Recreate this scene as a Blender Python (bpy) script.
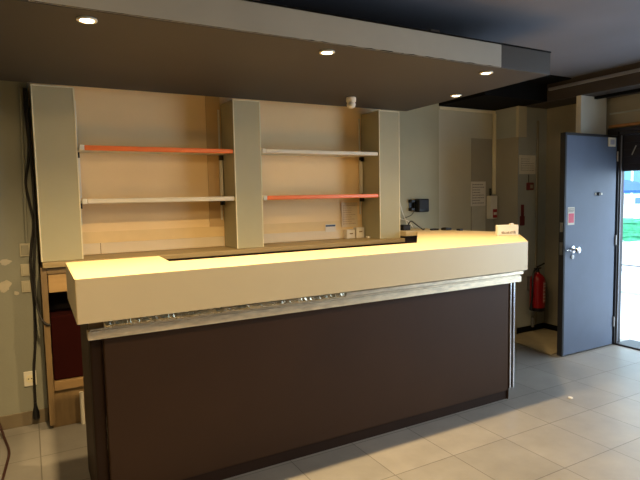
import bpy, bmesh, math, random
from mathutils import Vector, Matrix
random.seed(4)
S = bpy.context.scene
for o in list(bpy.data.objects): bpy.data.objects.remove(o)
C = S.collection

# ---------------------------------------------------------------- camera
def cam_matrix(yaw, pit, rol, loc):
    f = Vector((math.sin(yaw)*math.cos(pit), math.cos(yaw)*math.cos(pit), -math.sin(pit)))
    r = Vector((math.cos(yaw), -math.sin(yaw), 0)); u = r.cross(f)
    r2 = math.cos(rol)*r + math.sin(rol)*u; u2 = -math.sin(rol)*r + math.cos(rol)*u
    m = Matrix.Identity(4)
    for i, c in enumerate((r2, u2, -f)):
        for k in range(3): m[k][i] = c[k]
    m.translation = loc
    return m
cd = bpy.data.cameras.new('camera'); cam = bpy.data.objects.new('camera', cd); C.objects.link(cam)
cd.sensor_width = 36; cd.lens = 36*528.77/640; cd.clip_start = .02; cd.clip_end = 200
cam.matrix_world = cam_matrix(.505, .0811, -.02, Vector((0, 0, 1.6)))
S.camera = cam

# ---------------------------------------------------------------- light
S.view_settings.view_transform = 'Standard'; S.view_settings.look = 'None'
S.view_settings.gamma = 1; S.view_settings.use_curve_mapping = False
S.view_settings.exposure = 0.3
W = bpy.data.worlds.new('sky'); S.world = W; W.use_nodes = True
W.node_tree.nodes['Background'].inputs[0].default_value = (.72, .87, 1, 1)
W.node_tree.nodes['Background'].inputs[1].default_value = 5.5
WARM = (1.0, .70, .34)
def light(name, kind, loc, power, color, direction=None, **kw):
    l = bpy.data.lights.new(name, kind); l.energy = power; l.color = color
    for k, v in kw.items(): setattr(l, k, v)
    o = bpy.data.objects.new(name, l); C.objects.link(o); o.location = loc
    if direction: o.rotation_euler = Vector(direction).to_track_quat('-Z', 'Y').to_euler()
    return o
# daylight through the shop window in the right wall, nearer the camera than the door
light('window_daylight', 'AREA', (5.75, .55, 1.35), 54, (.55, .74, 1), (-1, .05, -.05), shape='RECTANGLE', size=2.6, size_y=2.1)
# unseen warm fill lights added under the ceiling, behind and beside the camera
light('ceiling_fill_light', 'AREA', (-.6, .3, 2.66), 30, WARM, (.1, .25, -1), shape='DISK', size=.5)
light('ceiling_fill_light', 'AREA', (2.3, .5, 2.66), 15, (1, .76, .46), (-.1, .3, -1), shape='DISK', size=.5)

# ---------------------------------------------------------------- materials
def lin(c): return tuple(((v/255)/12.92 if v/255 <= .04045 else ((v/255+.055)/1.055)**2.4) for v in c)
def mat(name, rgb, rough=.6, metal=0, var=.08, scale=6, bump=0, bscale=60, spec=.5, coat=0, stretch=None):
    m = bpy.data.materials.new(name); m.use_nodes = True; nt = m.node_tree; b = nt.nodes['Principled BSDF']
    c = lin(rgb)
    b.inputs['Roughness'].default_value = rough; b.inputs['Metallic'].default_value = metal
    b.inputs['Specular IOR Level'].default_value = spec; b.inputs['Coat Weight'].default_value = coat
    tc = nt.nodes.new('ShaderNodeTexCoord'); src = tc.outputs['Object']
    if stretch:
        mp = nt.nodes.new('ShaderNodeMapping'); mp.inputs['Scale'].default_value = stretch
        nt.links.new(src, mp.inputs[0]); src = mp.outputs[0]
    n = nt.nodes.new('ShaderNodeTexNoise'); n.inputs['Scale'].default_value = scale; n.inputs['Detail'].default_value = 5
    nt.links.new(src, n.inputs['Vector'])
    r = nt.nodes.new('ShaderNodeValToRGB')
    r.color_ramp.elements[0].position = .3; r.color_ramp.elements[1].position = .7
    r.color_ramp.elements[0].color = (*[v*(1-var) for v in c], 1)
    r.color_ramp.elements[1].color = (*[min(1, v*(1+var)) for v in c], 1)
    nt.links.new(n.outputs['Fac'], r.inputs[0]); nt.links.new(r.outputs[0], b.inputs['Base Color'])
    if bump:
        n2 = nt.nodes.new('ShaderNodeTexNoise'); n2.inputs['Scale'].default_value = bscale; n2.inputs['Detail'].default_value = 4
        bp = nt.nodes.new('ShaderNodeBump'); bp.inputs['Strength'].default_value = bump; bp.inputs['Distance'].default_value = .004
        nt.links.new(src, n2.inputs['Vector']); nt.links.new(n2.outputs['Fac'], bp.inputs['Height']); nt.links.new(bp.outputs[0], b.inputs['Normal'])
    return m
def emit(name, rgb, s):
    m = bpy.data.materials.new(name); m.use_nodes = True; nt = m.node_tree; b = nt.nodes['Principled BSDF']
    b.inputs['Base Color'].default_value = (.8, .8, .8, 1)
    b.inputs['Emission Color'].default_value = (*rgb, 1); b.inputs['Emission Strength'].default_value = s
    return m
def glass(name, rgb, alpha=.3):
    m = mat(name, rgb, .1, var=.02); m.node_tree.nodes['Principled BSDF'].inputs['Transmission Weight'].default_value = alpha
    return m
M = {}
M['wall_grey'] = mat('wall_grey', (150, 146, 128), .75, var=.05, scale=2, bump=.15)
M['wall_left'] = mat('wall_left', (138, 138, 124), .75, var=.06, scale=2.5, bump=.15)
M['wall_cream'] = mat('wall_cream', (243, 214, 164), .7, var=.05, scale=1.5, bump=.1)
M['wall_panel'] = mat('wall_panel', (196, 190, 166), .7, var=.05, scale=2)
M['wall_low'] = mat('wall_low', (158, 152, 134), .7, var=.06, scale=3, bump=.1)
M['wall_alcove'] = mat('wall_alcove', (166, 170, 164), .7, var=.06, scale=3, bump=.1)
M['wall_right'] = mat('wall_right', (150, 144, 126), .75, var=.06, scale=3, bump=.1)
M['wing'] = mat('wing', (206, 204, 192), .7, var=.05, scale=4, bump=.1)
M['backsplash'] = mat('backsplash', (222, 206, 178), .45, var=.03)
M['ceiling'] = mat('ceiling_paint', (106, 106, 114), .8, var=.10, scale=1.2, bump=.1)
M['black_paint'] = mat('black_paint', (15, 14, 13), .9, var=.15, scale=3, spec=.1)
M['beam'] = mat('beam', (62, 56, 54), .6, var=.12, scale=4)
M['canopy'] = mat('canopy_paint', (58, 54, 51), .62, var=.08, scale=1.5, bump=.1)
M['canopy_edge'] = mat('canopy_edge', (58, 50, 40), .6, var=.06, scale=3)
M['fascia'] = mat('fascia', (156, 152, 142), .6, var=.07, scale=3, bump=.1)
M['slab'] = mat('slab_laminate', (220, 200, 158), .42, var=.025, scale=3)
M['brown'] = mat('brown_leatherette', (60, 39, 21), .62, var=.10, scale=2, bump=.12, bscale=120, spec=.25)
M['plinth'] = mat('plinth', (44, 28, 17), .6, var=.10, scale=4, spec=.2)
M['pillar'] = mat('pillar_paint', (172, 166, 136), .62, var=.04, scale=3, bump=.08)
M['bead'] = mat('bead', (232, 222, 188), .5, var=.03)
M['ledge'] = mat('ledge_wood', (134, 108, 72), .5, var=.12, scale=8, stretch=(1, 6, 6))
M['tan'] = mat('tan_wood', (172, 140, 92), .5, var=.10, scale=6, stretch=(1, 5, 5))
M['stile'] = mat('stile_wood', (120, 98, 66), .55, var=.12, scale=8, stretch=(5, 5, 1))
M['cabinet_dark'] = mat('cabinet_dark', (34, 24, 22), .7, var=.15)
M['dark_red'] = mat('dark_red', (98, 24, 24), .6, var=.15, scale=5)
M['orange'] = mat('orange', (246, 124, 58), .35, var=.05)
M['white'] = mat('white_plastic', (226, 220, 204), .4, var=.02)
M['white_shelf'] = mat('white_shelf', (222, 212, 190), .4, var=.02)
M['paper'] = mat('paper', (222, 216, 204), .8, var=.02)
M['ink'] = mat('ink', (84, 78, 78), .8, var=.1)
M['black'] = mat('black_plastic', (18, 18, 20), .4, var=.15)
M['rubber'] = mat('rubber', (26, 22, 20), .6, var=.15)
M['red'] = mat('red_paint', (158, 18, 22), .35, var=.08)
M['blue'] = mat('blue_ink', (44, 70, 110), .5)
M['pink'] = mat('pink_print', (214, 90, 110), .6)
M['chrome'] = mat('chrome', (216, 218, 224), .22, 1, var=.05)
M['steel'] = mat('steel', (170, 168, 166), .35, 1, var=.08, scale=20)
M['door'] = mat('door_paint', (88, 100, 122), .5, var=.05, scale=5, bump=.08)
M['door_edge'] = mat('door_edge', (30, 30, 34), .5, var=.1)
M['frame'] = mat('frame_dark', (40, 38, 44), .45, var=.1)
M['frame_light'] = mat('frame_light', (150, 154, 166), .4, .5, var=.06)
M['wood_strip'] = mat('wood_strip', (168, 120, 70), .6, var=.12, scale=10)
M['mat_beige'] = mat('mat_beige', (150, 138, 112), .8, var=.07, scale=10, bump=.3, bscale=200)
M['plaster'] = mat('plaster', (184, 176, 156), .9, var=.08, scale=20)
M['base_tile'] = mat('base_tile', (116, 104, 84), .5, var=.1, scale=5)
M['pave'] = mat('pavement', (200, 202, 205), .8, var=.05)
M['kerb'] = mat('kerb', (150, 158, 168), .8)
M['road'] = mat('road', (186, 188, 192), .8, var=.05)
M['van'] = mat('van_white', (236, 238, 240), .3)
M['leaf'] = mat('hedge_leaf', (50, 140, 100), .7, var=.3, scale=12)
M['awning'] = mat('awning_blue', (14, 70, 190), .7)
M['facade'] = mat('facade', (84, 132, 140), .8, var=.06)
M['pane'] = mat('pane', (60, 110, 130), .15)
M['plate'] = mat('plate', (180, 172, 148), .5)
M['lamp'] = emit('lamp_glow', (1, .78, .42), 40)
M['lamp_far'] = emit('lamp_glow_soft', (1, .85, .55), 12)

# brushed metal trim: torn foil over aluminium
def trim_metal():
    m = mat('aluminium_trim', (226, 208, 176), .3, .35, var=.2, scale=14, stretch=(1, 4, 4), bump=.5, bscale=60)
    return m
M['trim'] = trim_metal()

# square floor tiles with grout, mottled
def floor_mat():
    m = bpy.data.materials.new('floor_tiles'); m.use_nodes = True; nt = m.node_tree; b = nt.nodes['Principled BSDF']
    N, L = nt.nodes.new, nt.links.new
    tc = N('ShaderNodeTexCoord'); mp = N('ShaderNodeMapping'); s = .4437
    mp.inputs['Location'].default_value = (-(2.2095-10*s), -(2.3547-10*s), 0)
    L(tc.outputs['Object'], mp.inputs[0])
    br = N('ShaderNodeTexBrick'); br.offset = 0; br.squash = 1
    br.inputs['Scale'].default_value = 1; br.inputs['Brick Width'].default_value = s; br.inputs['Row Height'].default_value = s
    br.inputs['Mortar Size'].default_value = .0035; br.inputs['Mortar Smooth'].default_value = .3; br.inputs['Bias'].default_value = 0
    br.inputs['Color1'].default_value = (*lin((144, 140, 134)), 1); br.inputs['Color2'].default_value = (*lin((134, 131, 126)), 1)
    br.inputs['Mortar'].default_value = (*lin((100, 96, 90)), 1)
    L(mp.outputs[0], br.inputs['Vector'])
    n = N('ShaderNodeTexNoise'); n.inputs['Scale'].default_value = 3.5; n.inputs['Detail'].default_value = 8; n.inputs['Roughness'].default_value = .65
    L(tc.outputs['Object'], n.inputs['Vector'])
    mr = N('ShaderNodeMapRange'); mr.inputs[1].default_value = .3; mr.inputs[2].default_value = .7; mr.inputs[3].default_value = .84; mr.inputs[4].default_value = 1.12
    L(n.outputs['Fac'], mr.inputs[0])
    mx = N('ShaderNodeVectorMath'); mx.operation = 'SCALE'; L(br.outputs['Color'], mx.inputs[0]); L(mr.outputs[0], mx.inputs['Scale'])
    L(mx.outputs[0], b.inputs['Base Color'])
    r2 = N('ShaderNodeMapRange'); r2.inputs[3].default_value = .30; r2.inputs[4].default_value = .5; L(n.outputs['Fac'], r2.inputs[0]); L(r2.outputs[0], b.inputs['Roughness'])
    bp = N('ShaderNodeBump'); bp.inputs['Strength'].default_value = .3; bp.inputs['Distance'].default_value = .003; bp.invert = True
    L(br.outputs['Fac'], bp.inputs['Height']); L(bp.outputs[0], b.inputs['Normal'])
    return m
M['floor'] = floor_mat()

# ---------------------------------------------------------------- mesh helpers
class MB:
    def __init__(s): s.bm = bmesh.new()
    def box(s, x0, x1, y0, y1, z0, z1, bev=0, seg=2):
        b = bmesh.new(); bmesh.ops.create_cube(b, size=1)
        for v in b.verts:
            v.co = Vector(((x0+x1)/2+v.co.x*(x1-x0), (y0+y1)/2+v.co.y*(y1-y0), (z0+z1)/2+v.co.z*(z1-z0)))
        if bev: bmesh.ops.bevel(b, geom=list(b.edges), offset=bev, segments=seg, affect='EDGES', profile=.5)
        return s.add(b)
    def add(s, b, mtx=None):
        if mtx: bmesh.ops.transform(b, matrix=mtx, verts=b.verts)
        me = bpy.data.meshes.new('t'); b.to_mesh(me); b.free(); s.bm.from_mesh(me); bpy.data.meshes.remove(me); return s
    def prism(s, pts, z0, z1, bev=0):
        b = bmesh.new(); vs = [b.verts.new((x, y, z0)) for x, y in pts]; f = b.faces.new(vs)
        r = bmesh.ops.extrude_face_region(b, geom=[f])
        for v in r['geom']:
            if isinstance(v, bmesh.types.BMVert): v.co.z = z1
        bmesh.ops.recalc_face_normals(b, faces=b.faces)
        if bev: bmesh.ops.bevel(b, geom=list(b.edges), offset=bev, segments=2, affect='EDGES', profile=.5)
        return s.add(b)
    def cyl(s, p0, p1, r, r2=None, n=20):
        p0, p1 = Vector(p0), Vector(p1); d = p1-p0
        b = bmesh.new(); bmesh.ops.create_cone(b, cap_ends=True, segments=n, radius1=r, radius2=r if r2 is None else r2, depth=d.length)
        return s.add(b, Matrix.Translation((p0+p1)/2) @ d.to_track_quat('Z', 'Y').to_matrix().to_4x4())
    def lathe(s, c, prof, n=28, caps=True):
        b = bmesh.new(); rings = []
        for r, z in prof:
            rings.append([b.verts.new((c[0]+max(r, 1e-4)*math.cos(2*math.pi*k/n), c[1]+max(r, 1e-4)*math.sin(2*math.pi*k/n), c[2]+z)) for k in range(n)])
        for a, c2 in zip(rings, rings[1:]):
            for k in range(n): b.faces.new((a[k], a[(k+1) % n], c2[(k+1) % n], c2[k]))
        if caps: b.faces.new(rings[0]); b.faces.new(rings[-1])
        bmesh.ops.recalc_face_normals(b, faces=b.faces)
        return s.add(b)
    def tube(s, pts, r, n=8, sub=5):
        P = [Vector(p) for p in pts]; Q = []
        ext = [2*P[0]-P[1]]+P+[2*P[-1]-P[-2]]
        for i in range(1, len(ext)-2):
            a, b_, c, d = ext[i-1:i+3]
            for k in range(sub):
                t = k/sub
                Q.append(.5*((2*b_)+(c-a)*t+(2*a-5*b_+4*c-d)*t*t+(3*b_-a-3*c+d)*t**3))
        Q.append(P[-1]); b = bmesh.new(); rings = []
        for i, q in enumerate(Q):
            t = (Q[min(i+1, len(Q)-1)]-Q[max(i-1, 0)]).normalized()
            m = t.to_track_quat('Z', 'Y').to_matrix()
            rings.append([b.verts.new(q+m @ Vector((r*math.cos(2*math.pi*k/n), r*math.sin(2*math.pi*k/n), 0))) for k in range(n)])
        for a, c in zip(rings, rings[1:]):
            # match ring starts so that the skin does not twist
            k0 = min(range(n), key=lambda k: (a[0].co-c[k].co).length)
            c[:] = c[k0:]+c[:k0]
            for k in range(n): b.faces.new((a[k], a[(k+1) % n], c[(k+1) % n], c[k]))
        b.faces.new(rings[0]); b.faces.new(rings[-1]); bmesh.ops.recalc_face_normals(b, faces=b.faces)
        return s.add(b)
def wloc(o):
    v = Vector((0, 0, 0))
    while o: v += o.location; o = o.parent
    return v
def obj(name, mb, m, parent=None, smooth=False, label=None):
    bm = mb.bm
    if parent: org = wloc(parent)
    else:
        xs = [v.co for v in bm.verts]
        org = Vector(((min(v.x for v in xs)+max(v.x for v in xs))/2, (min(v.y for v in xs)+max(v.y for v in xs))/2, min(v.z for v in xs)))
    if m is M.get('floor'): org = Vector((0, 0, 0))
    for v in bm.verts: v.co -= org
    me = bpy.data.meshes.new(name); bm.to_mesh(me); bm.free(); me.materials.append(m)
    if smooth:
        for p in me.polygons: p.use_smooth = True
        try: me.set_sharp_from_angle(angle=math.radians(40))
        except Exception: pass
    o = bpy.data.objects.new(name, me); C.objects.link(o)
    if parent: o.parent = parent
    else: o.location = org
    if label: o['label'] = label
    return o
def tag(o, label, cat, group=None):
    o['label'] = label; o['category'] = cat
    if group: o['group'] = group
    return o
def thing(name, label, cat, loc, group=None):
    o = bpy.data.objects.new(name, None); C.objects.link(o); o.location = loc; o.empty_display_size = .05
    return tag(o, label, cat, group)
def struct(name, mb, m, parent=None):
    o = obj(name, mb, m, parent)
    if not parent: o['kind'] = 'structure'
    return o
B = lambda *a, **k: MB().box(*a, **k)

# ---------------------------------------------------------------- structure
CZ = 2.74
struct('floor', B(-2.6, 5.57, -2.3, 4.6, -.1, 0), M['floor'])
struct('ceiling', B(-2.6, 5.57, -2.3, 4.6, CZ, CZ+.1), M['ceiling'])
struct('wall_left', B(-2.7, -2.6, -2.3, 4.6, 0, CZ), M['wall_left'])
struct('wall_front', B(-2.6, 5.57, -2.4, -2.3, 0, CZ), M['wall_grey'])
# back wall: left stretch stands 17 cm proud of the recess behind the shelves
struct('wall_back', B(-2.6, .055, 4.28, 4.6, 0, CZ), M['wall_left'])
struct('wall_recess', B(.055, 3.19, 4.45, 4.6, 0, CZ), M['wall_cream'])
struct('wall_corner', B(3.19, 4.95, 4.45, 4.6, 0, CZ), M['wall_panel'])
struct('wall_nook', B(4.80, 5.57, 4.10, 4.45, 0, CZ), M['wall_alcove'])
struct('trim_1', B(3.19, 3.95, 4.437, 4.45, 1.2, CZ, bev=.003), M['pillar'])
struct('trim_2', B(4.435, 4.80, 4.444, 4.45, 0, 2.228), M['wall_low'])  # thin sheet, darker tone over the lower corner wall
struct('trim_3', B(4.794, 4.80, 4.10, 4.444, 0, 2.222), M['wall_low'])  # same darker tone on the lower side wall
struct('trim_4', B(4.765, 4.90, 4.075, 4.11, 2.215, 2.55, bev=.003), M['wall_panel'])
# right wall with doorway and shop window
rw = MB()
rw.box(5.26, 5.40, 3.44, 4.10, 0, CZ); rw.box(5.40, 5.57, 3.70, 4.10, 0, CZ)
rw.box(5.32, 5.40, 3.28, 3.44, 0, CZ)
rw.box(5.32, 5.57, 2.36, 3.28, 2.20, CZ); rw.box(5.40, 5.57, 3.28, 3.70, 2.20, CZ)
rw.box(5.32, 5.57, 1.9, 2.36, 0, CZ)
rw.box(5.32, 5.57, -.8, 1.9, 2.45, CZ); rw.box(5.32, 5.57, -.8, 1.9, 0, .3)
rw.box(5.32, 5.57, -2.3, -.8, 0, CZ)
struct('wall_right', rw, M['wall_right'])
wf = MB()
for y in (-.8, .53, 1.86): wf.box(5.40, 5.46, y, y+.04, .3, 2.45)
wf.box(5.40, 5.46, -.8, 1.9, .3, .36); wf.box(5.40, 5.46, -.8, 1.9, 2.39, 2.45)
struct('window_1', wf, M['frame'])
struct('trim_5', B(4.848, 5.26, 3.385, 3.44, 0, 2.55, bev=.003), M['wing'])
struct('trim_6', B(5.308, 5.32, 2.1, 3.385, 2.385, 2.40), M['wall_alcove'])
struct('trim_7', B(5.295, 5.32, 2.1, 3.385, 2.245, 2.275, bev=.004), M['wood_strip'])
# bulkheads painted black, rail along the right one
struct('trim_8', B(4.85, 5.32, -2.3, 4.45, 2.55, CZ), M['beam'])
struct('trim_9', B(3.95, 4.85, 3.78, 4.45, 2.555, CZ), M['black_paint'])
struct('trim_17', B(3.25, 4.85, 3.5, 3.78, 2.728, CZ), M['black_paint'])
struct('trim_10', B(4.825, 4.85, -2.3, 3.75, 2.655, 2.685, bev=.005), M['frame_light'])
struct('trim_11', B(5.05, 5.10, -2.3, 3.385, 2.525, 2.55, bev=.004), M['black_paint'])
# baseboards
struct('baseboard_back', B(-2.6, .055, 4.268, 4.28, 0, .10, bev=.003), M['base_tile'])
struct('baseboard_nook', B(4.80, 5.26, 4.088, 4.10, 0, .07), M['black_paint'])
struct('baseboard_right', B(5.248, 5.26, 3.44, 4.088, 0, .07), M['black_paint'])
struct('trim_12', B(5.085, 5.115, 4.083, 4.10, .07, 2.41, bev=.004), M['wall_right'])
# seams and backsplash in the recess
for i, (a, b) in enumerate(((.35, 1.50), (1.75, 2.94))):
    struct('trim_%d' % (13+i), B(a, b, 4.44, 4.45, 1.19, 1.275, bev=.002), M['backsplash'])
    struct('trim_%d' % (18+i), B(a, b, 4.446, 4.45, 1.276, 1.365, bev=.001), mat('cream_strip', (232, 204, 152), .7, var=.04))
struct('trim_15', B(1.375, 1.50, 4.441, 4.45, 1.365, 2.60), mat('side_board', (204, 172, 124), .7, var=.04))  # narrow strip of the recess wall in a darker tan
struct('trim_16', B(.49, .494, 4.437, 4.44, 1.19, 1.275), M['ledge'])

# door leaf standing open, parallel to the bar; hinged on the far jamb
door = struct('door_1', B(4.482, 5.275, 3.30, 3.352, .012, 2.16, bev=.003), M['door'])
obj('edge_strip', B(4.474, 4.484, 3.298, 3.354, .012, 2.16), M['door_edge'], door)
obj('door_rim', B(4.484, 5.275, 3.296, 3.30, 2.135, 2.16).box(4.484, 4.494, 3.296, 3.30, .02, 2.135), M['door_edge'], door)
k = MB(); k.lathe((0, 0, 0), [(.036, 0), (.036, .006), (.026, .012)]); k.lathe((0, 0, 0), [(.012, .01), (.012, .035), (.026, .042), (.034, .055), (.030, .068), (.016, .075)])
bmesh.ops.transform(k.bm, matrix=Matrix.Translation((4.612, 3.30, 1.045)) @ Matrix.Rotation(math.pi/2, 4, 'X'), verts=k.bm.verts)
obj('door_knob', k, M['chrome'], door, True)
k = MB(); k.cyl((4.565, 3.30, 1.045), (4.565, 3.285, 1.045), .022); k.box(4.50, 4.565, 3.282, 3.290, 1.037, 1.053, bev=.003)
obj('latch', k, M['chrome'], door, True)
obj('lock_cylinder', MB().cyl((4.600, 3.30, .975), (4.600, 3.288, .975), .020).box(4.597, 4.603, 3.284, 3.29, .962, .988), M['steel'], door, True)
k = MB().cyl((4.99, 3.30, 1.575), (4.99, 3.28, 1.575), .018); obj('peephole', k, M['black'], door, True)
obj('bolt', B(5.010, 5.040, 3.288, 3.30, 1.565, 1.585, bev=.003).box(4.935, 4.947, 3.292, 3.30, 1.562, 1.588, bev=.002), M['white'], door)
obj('lock_plate', B(4.468, 4.474, 3.31, 3.34, 1.22, 1.31).box(4.468, 4.474, 3.31, 3.34, 1.0, 1.12), M['steel'], door)
for z in (.25, 1.1, 1.95): obj('hinge', MB().cyl((5.281, 3.292, z-.05), (5.281, 3.292, z+.05), .009), M['steel'], door, True)
# door frame
f = MB(); f.box(5.31, 5.40, 3.268, 3.28, 0, 2.20); f.box(5.31, 5.40, 2.36, 2.375, 0, 2.20); f.box(5.31, 5.40, 2.36, 3.28, 2.165, 2.20)
f.box(5.285, 5.32, 3.28, 3.385, 2.165, 2.235); f.box(5.285, 5.32, 2.30, 3.28, 2.20, 2.235)
f.box(5.298, 5.32, 3.268, 3.385, 0, 2.165)
fr = struct('door_2', f, M['frame'])
obj('threshold', B(5.30, 5.57, 2.375, 3.265, 0, .018, bev=.004), M['frame'], fr)
obj('shutter_track', B(5.325, 5.333, 3.256, 3.268, .018, 2.165), M['frame_light'], fr)
sh = MB().box(5.375, 5.385, 2.376, 3.267, 1.80, 2.164)
for i in range(5): sh.box(5.370, 5.390, 2.376, 3.267, 1.80+i*.072, 1.871+i*.072, bev=.003)
obj('shutter', sh, M['frame'], fr)
k = MB(); k.cyl((5.355, 3.13, 2.05), (5.355, 3.17, 1.96), .006); obj('shutter_crank', k, M['steel'], fr, True)

# ---------------------------------------------------------------- bar counter
ST = 1.2505; SB = 1.041
bar = thing('bar_counter', 'long angular bar counter with cream top and dark brown front', 'bar counter', (1.7, 2.95, 0))
outer = [(.177, 2.62), (3.17, 2.62), (3.68, 3.13), (3.78, 3.46), (3.66, 3.90), (3.66, 4.40), (3.19, 4.40), (3.19, 4.05), (3.33, 4.05), (2.50, 3.05), (.70, 3.05), (.715, 3.39), (.185, 3.39)]
top = MB(); top.prism(outer, ST-.045, ST, bev=.003)
def apron(mb, p, q, t=.04, z0=SB, z1=ST-.046):
    p, q = Vector(p), Vector(q); d = (q-p).normalized(); n = Vector((-d.y, d.x))*t
    mb.prism([p, q, q+n, p+n], z0, z1)
apron(top, (.177, 2.62), (3.17, 2.62)); apron(top, (3.17, 2.62), (3.68, 3.13)); apron(top, (3.68, 3.13), (3.78, 3.46)); apron(top, (3.78, 3.46), (3.66, 3.90)); apron(top, (.185, 3.39), (.177, 2.62))
# smooth faces run from the top to the lower edge: the skin of the apron
def skin(mb, p, q, z0, z1, t=.004):
    p, q = Vector(p), Vector(q); d = (q-p).normalized(); n = Vector((d.y, -d.x))*t
    mb.prism([p, q, q+n, p+n], z0, z1)
edge_pts = [(.177, 2.62), (3.17, 2.62), (3.68, 3.13), (3.78, 3.46), (3.66, 3.90)]
for a, b in zip(edge_pts, edge_pts[1:]): skin(top, a, b, SB, ST-.0015)
skin(top, (.185, 3.39), (.177, 2.62), SB, ST-.0015)
obj('countertop', top, M['slab'], bar)
# underside board closing the box of the top
obj('underside', MB().prism([(.22, 2.665), (3.15, 2.665), (3.64, 3.15), (3.3, 3.5), (2.5, 3.04), (.6, 3.04), (.22, 3.04)], SB+.01, SB+.03), M['brown'], bar)
body = MB().box(.30, 3.20, 2.81, 2.86, .07, .93, bev=.006)
obj('return_body', B(3.19, 3.62, 4.08, 4.38, 0, 1.20), M['cabinet_dark'], bar)
obj('front_panel', body, M['brown'], bar)
sp = MB().box(.238, .30, 2.90, 3.36, .0, 1.05)
obj('side_panel', sp, M['brown'], bar)
obj('inner_panel', B(.34, 3.12, 2.86, 2.90, 0, 1.05), M['plinth'], bar)
obj('corner_post', B(.238, .298, 2.83, 2.90, 0, .93, bev=.012), M['plinth'], bar)
rp = MB(); rp.prism([(3.20, 2.81), (3.24, 2.84), (3.24, 3.9), (3.20, 3.9)], 0, 1.05)
obj('end_panel', rp, M['brown'], bar)
obj('plinth', B(.30, 3.21, 2.822, 2.86, 0, .07, bev=.003), M['plinth'], bar)
obj('body_core', B(.32, 3.2, 2.83, 2.86, .93, 1.05), M['plinth'], bar)
# two chrome strips at the right end
for x in (3.206, 3.244): obj('chrome_strip', B(x, x+.013, 2.80, 2.822, .085, .925, bev=.004), M['chrome'], bar)
# aluminium bands under the top: upper one starts further right and is torn
obj('lower_band', B(.225, 3.26, 2.745, 2.80, .928, .972, bev=.003).box(.235, 3.25, 2.75, 2.82, .968, .980), M['trim'], bar)
ub = MB(); ub.box(.30, 3.27, 2.735, 2.80, .985, 1.012, bev=.003)
obj('upper_band', ub, M['trim'], bar)
fb = bmesh.new(); rnd = random.Random(11); x = .30; pv = None
while x < 1.7:
    h = rnd.uniform(.002, .012)*(1 if x < .9 else .5); yy = 2.7335+rnd.uniform(-.004, .0)
    cur = (fb.verts.new((x, yy, 1.008+h)), fb.verts.new((x, 2.7345+rnd.uniform(-.006, 0), .996)), fb.verts.new((x, 2.736, .990-h*.6)))
    if pv:
        fb.faces.new((pv[0], pv[1], cur[1], cur[0])); fb.faces.new((pv[1], pv[2], cur[2], cur[1]))
    pv = cur; x += rnd.uniform(.004, .02)
bmesh.ops.solidify(fb, geom=fb.faces[:], thickness=.0008)
obj('torn_foil', MB().add(fb), mat('foil', (236, 222, 192), .22, .8, var=.25, scale=40), bar)
obj('band_recess', B(.235, 3.24, 2.77, 2.83, .93, 1.05), M['ledge'], bar)

# ---------------------------------------------------------------- canopy
can = thing('suspended_canopy', 'low dark grey canopy hanging over the bar with pale front board', 'canopy', (1.2, 3.2, 2.403))
cb = MB().prism([(-2.0, 2.478), (3.19, 2.478), (3.24, 4.10), (-2.0, 4.10)], 2.403, 2.535)
obj('canopy_body', cb, M['canopy'], can)
obj('fascia_board', B(.053, 2.716, 2.462, 2.478, 2.406, 2.548, bev=.002), M['fascia'], can)
obj('fascia_end', B(2.717, 3.19, 2.464, 2.478, 2.404, 2.560, bev=.002), M['canopy_edge'], can)
obj('top_rail', B(.053, 3.19, 2.458, 2.49, 2.548, 2.556, bev=.001), M['black_paint'], can)
cbm = bmesh.new(); xs_ = []; x = .06
while x < 2.71:
    xs_.append((x, random.choice((.0008, .0012, .003, .0045)) if x > 1.3 else random.choice((.0008, .0012, .002)))); x += random.uniform(.008, .04)
lo = [(cbm.verts.new((x, 2.4605, 2.4035)), cbm.verts.new((x, 2.4605, 2.4040+h)), cbm.verts.new((x, 2.4628, 2.4035)), cbm.verts.new((x, 2.4628, 2.4040+h))) for x, h in xs_]
for p, q in zip(lo, lo[1:]):
    cbm.faces.new((p[0], q[0], q[1], p[1])); cbm.faces.new((p[1], q[1], q[3], p[3])); cbm.faces.new((p[0], p[2], q[2], q[0])); cbm.faces.new((p[2], p[3], q[3], q[2]))
ch = MB().add(cbm)
obj('chipped_edge', ch, M['black_paint'], can)
for xx in (1.02, 2.20): obj('hanger', B(xx, xx+.07, 2.54, 2.60, 2.535, 2.60, bev=.003), M['beam'], can)
for i, (x, y, lab, pw) in enumerate(((.281, 2.592, 'round recessed spotlight at the left end of the canopy, lit', 1.25),
                                 (1.506, 2.60, 'round recessed spotlight in the middle of the canopy underside, lit', 1),
                                 (2.718, 2.592, 'small lit spotlight near the front right corner of the canopy', .7),
                                 (3.10, 3.279, 'small lit spotlight at the back right of the canopy, above the pillar', .3))):
    t = thing('spotlight', lab, 'spotlight', (x, y, 2.39), 'recessed spotlights in the canopy')
    obj('rim', MB().lathe((x, y, 2.394), [(.030, 0), (.042, 0), (.044, .004), (.042, .0085), (.030, .0085), (.030, 0)], caps=False), M['white'], t, True)
    obj('bulb', MB().lathe((x, y, 2.3975), [(.029, 0), (.029, .005)]), M['lamp'] if i < 2 else M['lamp_far'], t)
    l = light('spotlight_beam', 'SPOT', (0, 0, -.008), 152*pw, WARM, (0, 0, -1), spot_size=math.radians(150 if i < 2 else 128), spot_blend=.9 if i < 2 else 1.0, shadow_soft_size=.03)
    l.parent = t
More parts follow.
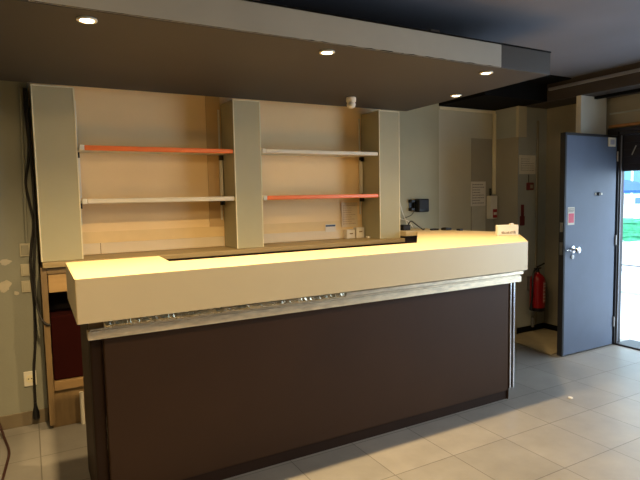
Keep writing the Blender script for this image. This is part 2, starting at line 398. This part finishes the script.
# white sprinkler / pipe fitting under the canopy, near its back edge
t = thing('pipe_fitting', 'small white pipe fitting under the canopy beside the right pillar', 'pipe fitting', (2.36, 3.70, 2.33))
obj('cap', MB().lathe((2.36, 3.70, 2.365), [(.038, 0), (.041, .004), (.041, .033), (.036, .038)]), M['white'], t, True)
obj('stub', MB().lathe((2.36, 3.70, 2.325), [(.020, -.008), (.034, .004), (.037, .022), (.030, .040)]), M['white'], t, True)

# ---------------------------------------------------------------- back counter, pillars, shelves
bc = thing('back_counter', 'narrow wooden back counter under the pillars and wall recess', 'counter', (1.7, 4.25, 0))
obj('ledge', B(.075, 3.185, 4.06, 4.445, 1.150, 1.187, bev=.004), mat('ledge_top', (160, 140, 100), .5, var=.08, scale=8, stretch=(1, 6, 6)), bc)
obj('ledge_apron', B(.34, 3.183, 4.075, 4.13, 1.08, 1.1495, bev=.003), M['plinth'], bc)
obj('counter_body', B(.34, 3.18, 4.14, 4.43, 0, 1.149), M['cabinet_dark'], bc)
cab = thing('open_cabinet', 'open wooden cabinet with dark inside, below the left pillar', 'cabinet', (.2, 4.26, 0))
obj('top_rail', B(.101, .317, 4.088, 4.10, 1.105, 1.149, bev=.002), M['stile'], cab)
obj('side_board', B(.060, .099, 4.09, 4.43, .03, 1.149, bev=.002), M['stile'], cab)
obj('side_board', B(.318, .338, 4.13, 4.43, .25, 1.134, bev=.002), M['stile'], cab)
obj('drawer_front', B(.104, .315, 4.10, 4.13, .972, 1.125, bev=.004), M['tan'], cab)
obj('shelf_board', B(.101, .317, 4.10, 4.42, .27, .335, bev=.003), M['ledge'], cab)
obj('kick_board', B(.075, .317, 4.12, 4.14, 0, .268, bev=.003), M['stile'], cab)
obj('back_board', B(.101, .317, 4.42, 4.43, .335, 1.134), M['cabinet_dark'], cab)
tag(obj('storage_box', B(.104, .314, 4.125, 4.40, .336, .80, bev=.01), mat('box_red', (38, 5, 3), .9, spec=.1)), 'dark red box standing inside the open cabinet', 'box')
tag(obj('pipe_stub', MB().cyl((.272, 4.09, .001), (.272, 4.09, .235), .014), M['white'], smooth=True), 'short pale upright pipe at the foot of the open cabinet', 'pipe')

for x0, x1, lab in ((.070, .340, 'tall grey-green box pillar left of both shelf bays, by the cable'),
                    (1.503, 1.742, 'tall grey-green box pillar between the two shelf bays'),
                    (2.941, 3.182, 'tall grey-green box pillar at the right end of the shelf bays')):
    t = thing('pillar', lab, 'pillar', ((x0+x1)/2, 4.29, 1.188), 'box pillars of the back bar')
    obj('casing', B(x0, x1, 4.138, 4.436, 1.189, 2.402), M['pillar'], t)
    for a in (x0, x1-.009): obj('edge_bead', B(a, a+.009, 4.130, 4.138, 1.189, 2.402, bev=.002), M['bead'], t)
    obj('front_face', B(x0+.009, x1-.009, 4.133, 4.138, 1.189, 2.393), M['pillar'], t)
    obj('top_bead', B(x0+.009, x1-.009, 4.130, 4.138, 2.393, 2.402, bev=.002), M['bead'], t)

def shelf(x0, x1, z, m, lab):
    t = thing('wall_shelf', lab, 'shelf', ((x0+x1)/2, 4.32, z-.02), 'shelves between the pillars')
    obj('board', B(x0+.01, x1-.004, 4.168, 4.425, z-.012, z+.006, bev=.002), M['white_shelf'], t)
    obj('front_edge', MB().box(x0+.045, x1-.002, 4.142, 4.168, z-.018, z+.018, bev=.007), m, t, label='orange front edge' if m is M['orange'] else None)
    obj('end_cap', B(x0+.012, x0+.044, 4.140, 4.170, z-.020, z+.020, bev=.004), M['white'], t)
    for xx in (x0+.002, x1-.034):
        obj('bracket', B(xx, xx+.030, 4.385, 4.426, z-.055, z-.013, bev=.002), M['black'], t)
shelf(.342, 1.502, 1.985, M['orange'], 'upper shelf of the left bay, with an orange front edge')
shelf(.342, 1.502, 1.602, M['white_shelf'], 'lower shelf of the left bay, with a white front edge')
shelf(1.744, 2.940, 1.996, M['white_shelf'], 'upper shelf of the right bay, with a white front edge')
shelf(1.744, 2.940, 1.602, M['orange'], 'lower shelf of the right bay, with an orange front edge')
for x, lab in ((.362, 'thin white shelf rail beside the left pillar, left end of left bay'), (1.482, 'thin white shelf rail at the right end of the left bay'),
               (1.755, 'thin white shelf rail at the left end of the right bay'), (2.918, 'thin white shelf rail at the right end of the right bay')):
    r = MB().box(x-.008, x+.008, 4.428, 4.4395, 1.42, 2.36, bev=.002)
    for k in range(18): r.box(x-.003, x+.003, 4.427, 4.429, 1.46+k*.05, 1.475+k*.05)
    r.box(x-.013, x+.013, 4.40, 4.428, 1.63, 1.955, bev=.004)
    tag(obj('shelf_rail', r, M['white']), lab, 'rail', 'shelf rails beside the pillars')

# little things on the recess wall and ledge
def lines(mb, x0, x1, y, z0, z1, n, seed=1, t=.0008, h=.45):
    mb.box(x0-.003, x0-.001, y-t, y, z0, z1)
    rnd = random.Random(seed); st = (z1-z0)/n
    for i in range(n):
        z = z1-(i+.5)*st; x = x0-.002
        end = x1-(x1-x0)*rnd.choice((0, 0, .1, .35))
        while x < end:
            w = rnd.uniform(.06, .2)*(x1-x0); mb.box(x, min(x+w, end), y-t, y, z-st*h/2, z+st*h/2); x += w+.03*(x1-x0)
    return mb
t = thing('paper_notice', 'pale printed sheet pinned low on the right bay wall', 'notice', (2.80, 4.437, 1.25))
obj('sheet', B(2.70, 2.885, 4.4365, 4.439, 1.30, 1.54), M['backsplash'], t)
obj('print', lines(MB(), 2.72, 2.865, 4.4365, 1.32, 1.52, 9, 3, h=.25), mat('faint_ink', (186, 160, 134), .8), t)
t = thing('paper_label', 'small white label with a dark blue bar on the recess wall', 'label', (2.57, 4.437, 1.25))
obj('label_card', B(2.515, 2.63, 4.4365, 4.4395, 1.262, 1.335), M['paper'], t)
obj('blue_bar', B(2.52, 2.625, 4.434, 4.4365, 1.312, 1.328), M['blue'], t)
for x0, x1, z1, lab in ((2.72, 2.815, 1.277, 'small white square box on the ledge under the pinned sheet'), (2.83, 2.925, 1.292, 'small white switch box on the ledge against the right pillar')):
    t = thing('socket_box', lab, 'box', ((x0+x1)/2, 4.40, 1.188), 'small boxes on the ledge')
    obj('casing', B(x0, x1, 4.375, 4.436, 1.188, z1, bev=.005), M['paper'], t)
    obj('faceplate', B(x0+.018, x1-.018, 4.371, 4.376, 1.203, z1-.015, bev=.002), M['white'], t)
    obj('slot', B(x0+.03, x1-.028, 4.369, 4.372, z1-.045, z1-.035), M['ledge'], t)
tag(obj('eraser', B(2.90, 2.935, 4.28, 4.32, 1.188, 1.207, bev=.005), M['white']), 'tiny white block on the ledge at the foot of the right pillar', 'block')

# black card terminal on the wall right of the pillar, cables, bits on the bar return
t = thing('wall_speaker', 'small black wall-mounted speaker right of the pillars', 'speaker', (3.65, 4.40, 1.41))
obj('housing', B(3.595, 3.735, 4.345, 4.425, 1.42, 1.56, bev=.012, seg=3), M['black'], t, True)
obj('bracket', MB().box(3.535, 3.57, 4.38, 4.437, 1.44, 1.465, bev=.005).box(3.535, 3.57, 4.38, 4.437, 1.525, 1.55, bev=.005).box(3.525, 3.54, 4.38, 4.437, 1.435, 1.47, bev=.004).box(3.525, 3.54, 4.38, 4.437, 1.52, 1.555, bev=.004).box(3.53, 3.60, 4.428, 4.437, 1.44, 1.55), M['black'], t)
obj('grille', B(3.60, 3.72, 4.342, 4.346, 1.45, 1.545, bev=.003), M['rubber'], t)
tag(obj('thin_cable', MB().tube([(3.60, 4.43, 1.43), (3.56, 4.43, 1.39), (3.50, 4.43, 1.37), (3.46, 4.432, 1.36)], .003), M['rubber']), 'thin dark cable sagging from the small black speaker', 'cable')
for pts, lab in (([(3.385, 4.42, 1.66), (3.395, 4.42, 1.56), (3.42, 4.41, 1.44), (3.45, 4.38, 1.33), (3.44, 4.34, 1.262)], 'white cable running down the wall beside the right pillar, longer one'),
            ([(3.375, 4.41, 1.42), (3.40, 4.41, 1.36), (3.48, 4.38, 1.33), (3.50, 4.33, 1.262)], 'short white cable hooked beside the right pillar onto the counter')):
    tag(obj('white_cable', MB().tube(pts, .005), M['white'], smooth=True), lab, 'cable')
t = thing('power_adapter', 'dark adapter block on the bar by the right pillar, wires around it', 'adapter', (3.25, 4.25, ST))
obj('block', B(3.26, 3.35, 4.18, 4.28, ST, ST+.055, bev=.008), M['rubber'], t)
obj('lead', MB().tube([(3.34, 4.22, ST+.04), (3.37, 4.2, ST+.09), (3.41, 4.16, ST+.05), (3.45, 4.12, ST+.008), (3.50, 4.15, ST+.008)], .006), M['black'], t, True)
t = thing('remote_control', 'black remote lying on the bar return, nearest the wall speaker', 'remote', (3.51, 4.02, ST)); obj('case', B(3.47, 3.56, 4.0, 4.035, ST, ST+.016, bev=.004), M['black'], t); obj('keypad', B(3.48, 3.53, 4.008, 4.027, ST+.016, ST+.018), M['rubber'], t)
t = thing('card_reader', 'black card reader lying on the bar return, largest of the dark items', 'card reader', (3.60, 3.96, ST)); obj('case', B(3.555, 3.635, 3.90, 3.97, ST, ST+.024, bev=.006), M['black'], t); obj('keypad', B(3.565, 3.60, 3.91, 3.96, ST+.024, ST+.027, bev=.001), M['rubber'], t)
tag(obj('black_box', B(3.625, 3.665, 3.78, 3.83, ST, ST+.018, bev=.004), M['black']), 'small black block on the bar return, rightmost of the dark items', 'block')
# handwritten card and its pile on the bar's right end
t = thing('card_stack', 'white card stack with handwriting on the right end of the bar', 'cards', (3.42, 3.10, ST))
m = Matrix.Translation((3.50, 3.10, ST)) @ Matrix.Rotation(-.42, 4, 'Z')
def rot(mb): bmesh.ops.transform(mb.bm, matrix=m, verts=mb.bm.verts); return mb
obj('box_front', rot(B(-.09, .09, -.02, .022, .001, .086, bev=.003)), M['paper'], t)
obj('upper_card', rot(B(.02, .055, -.012, .014, .086, .098, bev=.002)), M['paper'], t)
wr = MB(); rnd = random.Random(7); xx = -.055
while xx < .065:
    h = rnd.uniform(.004, .012); wr.box(xx, xx+.004, -.0215, -.020, .016, .022+h*1.4); wr.box(xx, xx+.010, -.0215, -.020, .016, .020); xx += rnd.uniform(.008, .014)
obj('writing', rot(wr), M['ink'], t)

# tall notice, trunking, alarm box on the corner wall
t = thing('price_sheet', 'tall white printed sheet taped left of the white alarm box', 'notice', (4.50, 4.44, 1.2))
obj('upper_sheet', B(4.425, 4.655, 4.439, 4.4435, 1.46, 1.74), M['paper'], t)
obj('print', lines(MB(), 4.45, 4.63, 4.439, 1.48, 1.72, 8, 5, h=.3), mat('grey_ink', (140, 132, 124), .8), t)
obj('lower_sheet', B(4.44, 4.655, 4.439, 4.4435, 1.09, 1.458), mat('grey_sheet', (196, 192, 174), .7), t)
t = thing('cable_trunking', 'cream cable trunking across the corner wall top and down the corner', 'trunking', (4.4, 4.43, 1.6))
obj('top_run', B(3.952, 4.795, 4.425, 4.4365, 2.515, 2.548, bev=.003), M['bead'], t)
obj('down_run', B(4.752, 4.792, 4.41, 4.4365, 1.59, 2.514, bev=.004), M['bead'], t)
t = thing('alarm_box', 'white box with a red panel below the trunking in the corner', 'alarm', (4.73, 4.36, 1.28))
obj('casing', B(4.665, 4.775, 4.37, 4.436, 1.31, 1.575, bev=.006), M['white'], t)
obj('red_panel', B(4.70, 4.765, 4.366, 4.371, 1.32, 1.42, bev=.002), M['red'], t)
obj('display', B(4.708, 4.757, 4.364, 4.367, 1.355, 1.385), M['white'], t)
obj('antenna', MB().cyl((4.69, 4.40, 1.575), (4.69, 4.40, 1.66), .012), M['black'], t, True)
# nook: sign, call point, red hook, extinguisher
t = thing('safety_sign', 'pale printed sign high on the nook wall above the red call point', 'sign', (4.95, 4.09, 1.8))
obj('board', B(4.81, 5.075, 4.094, 4.0995, 1.81, 2.02, bev=.001), mat('sign_board', (224, 220, 206), .6), t)
obj('print', lines(MB(), 4.84, 5.05, 4.094, 1.84, 1.99, 6, 9, h=.2), M['wall_right'], t)
t = thing('fire_call_point', 'small red fire call point below the pale sign', 'call point', (4.965, 4.09, 1.64))
obj('casing', B(4.925, 5.005, 4.055, 4.0995, 1.63, 1.715, bev=.008), M['dark_red'], t)
obj('push_plate', B(4.945, 4.985, 4.051, 4.056, 1.65, 1.69, bev=.002), M['wall_low'], t)
obj('wire', B(4.962, 4.968, 4.094, 4.0995, 1.715, 1.805), M['rubber'], t)
t = thing('red_tag', 'dark red tag hanging on the nook wall left of the door', 'tag', (4.86, 4.07, 1.24))
obj('strap', B(4.845, 4.885, 4.085, 4.0995, 1.34, 1.47, bev=.004), M['dark_red'], t)
obj('tag_body', B(4.825, 4.895, 4.08, 4.0995, 1.235, 1.345, bev=.01), M['dark_red'], t)

cx, cy = 4.99, 3.98
t = thing('fire_extinguisher', 'red fire extinguisher on the nook wall behind the open door', 'fire extinguisher', (cx, cy, .27))
obj('cylinder', MB().lathe((cx, cy, .285), [(.05, 0), (.078, .008), (.083, .03), (.083, .33), (.075, .365), (.05, .395), (.028, .41), (.024, .425)], 32), M['red'], t, True)
obj('base_ring', MB().lathe((cx, cy, .272), [(.07, 0), (.082, .003), (.084, .04), (.078, .045)], 32), M['black'], t, True)
obj('valve', MB().cyl((cx, cy, .705), (cx, cy, .75), .018).box(cx-.05, cx+.05, cy-.012, cy+.012, .745, .76, bev=.003), M['black'], t, True)
obj('lever', MB().tube([(cx-.02, cy, .765), (cx+.02, cy-.02, .785), (cx+.06, cy-.04, .81)], .009), M['black'], t, True)
obj('hose', MB().tube([(cx-.02, cy, .74), (cx-.08, cy-.02, .73), (cx-.12, cy-.03, .63), (cx-.12, cy-.03, .48), (cx-.135, cy-.03, .37)], .011), M['black'], t, True)
obj('nozzle', MB().cyl((cx-.135, cy-.03, .38), (cx-.138, cy-.03, .30), .012, .02), M['black'], t, True)
lb = MB(); lb2 = MB()
def arc(mb, a0, a1, z0, z1, r):
    for i in range(8):
        p = a0+(a1-a0)*i/8; q = a0+(a1-a0)*(i+1)/8
        v = [mb.bm.verts.new((cx+rr*math.cos(a), cy+rr*math.sin(a), z)) for rr in (r, r+.001) for a, z in ((p, z0), (q, z0), (q, z1), (p, z1))]
        for f in ((3, 2, 1, 0), (4, 5, 6, 7), (0, 1, 5, 4), (1, 2, 6, 5), (2, 3, 7, 6), (3, 0, 4, 7)): mb.bm.faces.new([v[i] for i in f])
arc(lb, -1.70, -.80, .37, .61, .0835)
obj('label_panel', lb, mat('label_print', (200, 120, 116), .5), t)
for z in (.39, .43, .465, .51, .55, .58):
    lb2 = MB(); arc(lb2, -1.6, -1.0, z, z+.010, .0846); obj('label_line', lb2, M['paper'], t)
obj('wall_bracket', B(cx-.03, cx+.03, cy+.08, 4.099, .50, .65, bev=.002), M['steel'], t)
tag(obj('wall_stub', MB().cyl((4.98, 4.03, .075), (4.98, 4.03, .185), .018), M['steel'], smooth=True), 'short upright grey pipe end on the nook floor below the extinguisher', 'pipe')
tag(obj('floor_mat', MB().prism([(4.42, 3.36), (5.235, 3.50), (5.235, 4.07), (4.79, 4.07), (4.50, 3.90)], .001, .014, bev=.003), M['mat_beige']), 'beige mat on the nook floor behind the open door', 'mat')

# stickers on the door
t = thing('door_notice', 'white and pink notice stuck on the grey door above its knob', 'sticker', (4.59, 3.298, 1.24))
obj('card', B(4.525, 4.625, 3.2975, 3.2998, 1.285, 1.455), M['paper'], t)
obj('red_print', B(4.535, 4.615, 3.2965, 3.2975, 1.305, 1.395), M['pink'], t)
obj('dark_print', lines(MB(), 4.535, 4.615, 3.2975, 1.405, 1.445, 3, 4), M['ink'], t)
t = thing('door_sensor', 'small pale square sensor at the top right corner of the door', 'sensor', (5.18, 3.295, 2.06))
obj('case', B(5.125, 5.235, 3.286, 3.2995, 2.045, 2.135, bev=.004), M['white'], t)
obj('inset', B(5.145, 5.215, 3.2845, 3.2865, 2.065, 2.115, bev=.001), mat('inset_grey', (170, 172, 190), .5), t)

for o in list(C.objects):
    if o.parent is None and (o.name in ('door_1', 'door_notice', 'door_sensor')): o.location.x -= .012; o.location.y -= .03

# ---------------------------------------------------------------- left wall bits
def plate(x0, x1, z0, z1, lab, kind='switch'):
    t = thing('wall_'+kind, lab, kind, ((x0+x1)/2, 4.272, z0), 'switch plates on the left wall' if kind == 'switch' else None)
    obj('frame', B(x0, x1, 4.270, 4.2795, z0, z1, bev=.003), M['white'] if kind == 'socket' else M['plate'], t)
    if kind == 'socket':
        obj('inset', MB().cyl(((x0+x1)/2, 4.271, (z0+z1)/2), ((x0+x1)/2, 4.267, (z0+z1)/2), min(x1-x0, z1-z0)*.36), M['bead'], t, True)
        for s in (-.01, .01): obj('hole', MB().cyl(((x0+x1)/2+s, 4.2675, (z0+z1)/2), ((x0+x1)/2+s, 4.2665, (z0+z1)/2), .004, n=10), M['black'], t)
    else:
        obj('rocker', B(x0+.010, x1-.010, 4.267, 4.271, z0+.012, z1-.012, bev=.002), M['wall_grey'] if z0 > 1.2 else M['plate'], t)
plate(-.058, .008, 1.222, 1.315, 'top switch plate on the left wall beside the black cable')
plate(-.060, -.002, 1.082, 1.168, 'middle pale switch plate on the left wall beside the black cable')
plate(-.062, -.004, .965, 1.048, 'lowest pale switch plate on the left wall above the outlet')
plate(-.085, -.005, .285, .392, 'white power outlet low on the left wall near the baseboard', 'socket')
def blob(x, z, rx, rz, seed, m, lab):
    rnd = random.Random(seed); b = bmesh.new(); n = 22
    ph = [rnd.uniform(0, 6.28) for _ in range(3)]
    vs = [b.verts.new((x+rx*math.cos(a)*(1+.2*math.sin(3*a+ph[0])+.12*math.sin(5*a+ph[1])), 4.2795, z+rz*math.sin(a)*(1+.2*math.sin(2*a+ph[2])+.1*math.sin(7*a)))) for a in [2*math.pi*k/n for k in range(n)]]
    f = b.faces.new(vs); r = bmesh.ops.extrude_face_region(b, geom=[f])
    for v in r['geom']:
        if isinstance(v, bmesh.types.BMVert): v.co.y -= .002
    bmesh.ops.recalc_face_normals(b, faces=b.faces)
    tag(obj('plaster_patch', MB().add(b), m), lab, 'plaster patch', 'plaster patches on the left wall')
blob(-.150, 1.19, .036, .018, 1, M['plaster'], 'oval white plaster patch on the left wall, uppermost')
blob(-.165, 1.02, .040, .042, 2, M['plaster'], 'largest ragged white plaster patch on the left wall')
blob(-.095, .965, .015, .015, 3, M['plaster'], 'smallest round plaster patch, right of the ragged one')
t = thing('black_cable', 'black power cable hanging down the left wall to its plug', 'cable', (0, 4.25, .05))
obj('lead', MB().tube([(.035, 4.262, 2.395), (.034, 4.262, 2.2), (.040, 4.262, 2.0), (.028, 4.262, 1.87), (.005, 4.262, 1.74), (.022, 4.262, 1.6), (.04, 4.262, 1.46), (.018, 4.262, 1.3), (.004, 4.258, 1.15), (.012, 4.26, .9), (.002, 4.26, .6), (-.018, 4.26, .4), (-.022, 4.257, .16)], .009), M['rubber'], t, True)
obj('plug', MB().lathe((-.022, 4.245, .045), [(.018, 0), (.024, .01), (.022, .05), (.012, .09), (.009, .12)], 14), M['black'], t, True)
tag(obj('looped_cable', MB().tube([(.045, 4.25, 2.39), (.046, 4.25, 2.0), (.052, 4.24, 1.5), (.03, 4.23, 1.2), (.02, 4.22, .98), (.04, 4.12, .82), (.07, 4.085, .765), (.10, 4.084, .75)], .008), M['rubber'], smooth=True), 'second black cable from the wall gap into the open cabinet', 'cable')
tag(obj('wall_pipe', MB().cyl((-.012, 4.268, 1.32), (.010, 4.268, 2.40), .010), M['wall_left'], smooth=True), 'thin painted pipe up the left wall above the switches', 'pipe')
tag(obj('floor_cable', MB().tube([(-.42, 4.255, .55), (-.32, 4.25, .34), (-.262, 4.235, .12), (-.22, 4.10, .012), (-.185, 3.85, .010), (-.195, 3.65, .010), (-.215, 3.40, .010), (-.25, 3.0, .010)], .008), mat('cable_brown', (62, 34, 28), .6), smooth=True), 'dark cable curving over the floor at the left edge', 'cable')
tag(obj('paper_scrap', MB().prism([(3.60, 2.555), (3.625, 2.55), (3.632, 2.572), (3.615, 2.585), (3.602, 2.575)], .001, .012, bev=.002), M['paper']), 'tiny white scrap on the tiles right of the bar', 'scrap')

# ---------------------------------------------------------------- street outside the door
struct('ground', B(5.57, 60, -20, 40, -.12, -.02), M['pave'])
for i, x in enumerate((8.2, 10.5, 14.2)): struct('kerb', B(x, x+.14, -10, 25, -.02, .02), M['kerb'])
t = thing('parked_van', 'white van parked across the street outside the door', 'van', (15, 9, 0))
v = MB().box(14.3, 16.2, 6.2, 11.0, .35, 1.25, bev=.1, seg=3).box(14.4, 16.1, 6.9, 11.0, 1.2, 1.50, bev=.1, seg=3)
obj('van_body', v, M['van'], t, True)
obj('side_window', B(14.385, 14.41, 7.2, 8.4, 1.22, 1.42, bev=.01), M['pane'], t)
for y in (7.1, 10.1): obj('wheel', MB().cyl((14.35, y, .33), (14.6, y, .33), .33), M['rubber'], t, True)
t = thing('hedge_planter', 'green hedge in a planter on the far pavement', 'planter', (11.5, 7, 0))
obj('trough', B(11.3, 11.8, 5.4, 8.6, 0, .55, bev=.02), M['pave'], t)
b = bmesh.new(); bmesh.ops.create_cube(b, size=1); bmesh.ops.subdivide_edges(b, edges=b.edges, cuts=14, use_grid_fill=True)
for v_ in b.verts: v_.co = Vector((11.55+v_.co.x*.46, 7+v_.co.y*3.15, .75+v_.co.z*.42))+Vector([random.uniform(-.04, .04) for _ in range(3)])
obj('hedge', MB().add(b), M['leaf'], t)
t = thing('parasol', 'blue parasol on a white pole across the street', 'parasol', (13.2, 8, 0))
obj('pole', MB().cyl((13.2, 8.0, 0), (13.2, 8.0, 1.85), .03), M['white'], t, True)
obj('canopy', MB().lathe((13.2, 8.0, 1.55), [(1.05, 0), (1.05, .06), (.5, .22), (.05, .33)], 8), M['awning'], t)
t = thing('street_building', 'pale turquoise building across the street', 'building', (24, 12, 0))
obj('wall', B(22, 30, -4, 30, 0, 9), M['facade'], t)
for i in range(9):
    for z in (1.0, 3.9): 
        w = obj('window', B(21.95, 22.0, 3+i*2.2, 4.2+i*2.2, z, z+1.7), M['white'], t)
        obj('pane', B(21.93, 21.95, 3.1+i*2.2, 4.1+i*2.2, z+.1, z+1.6), M['pane'], w)
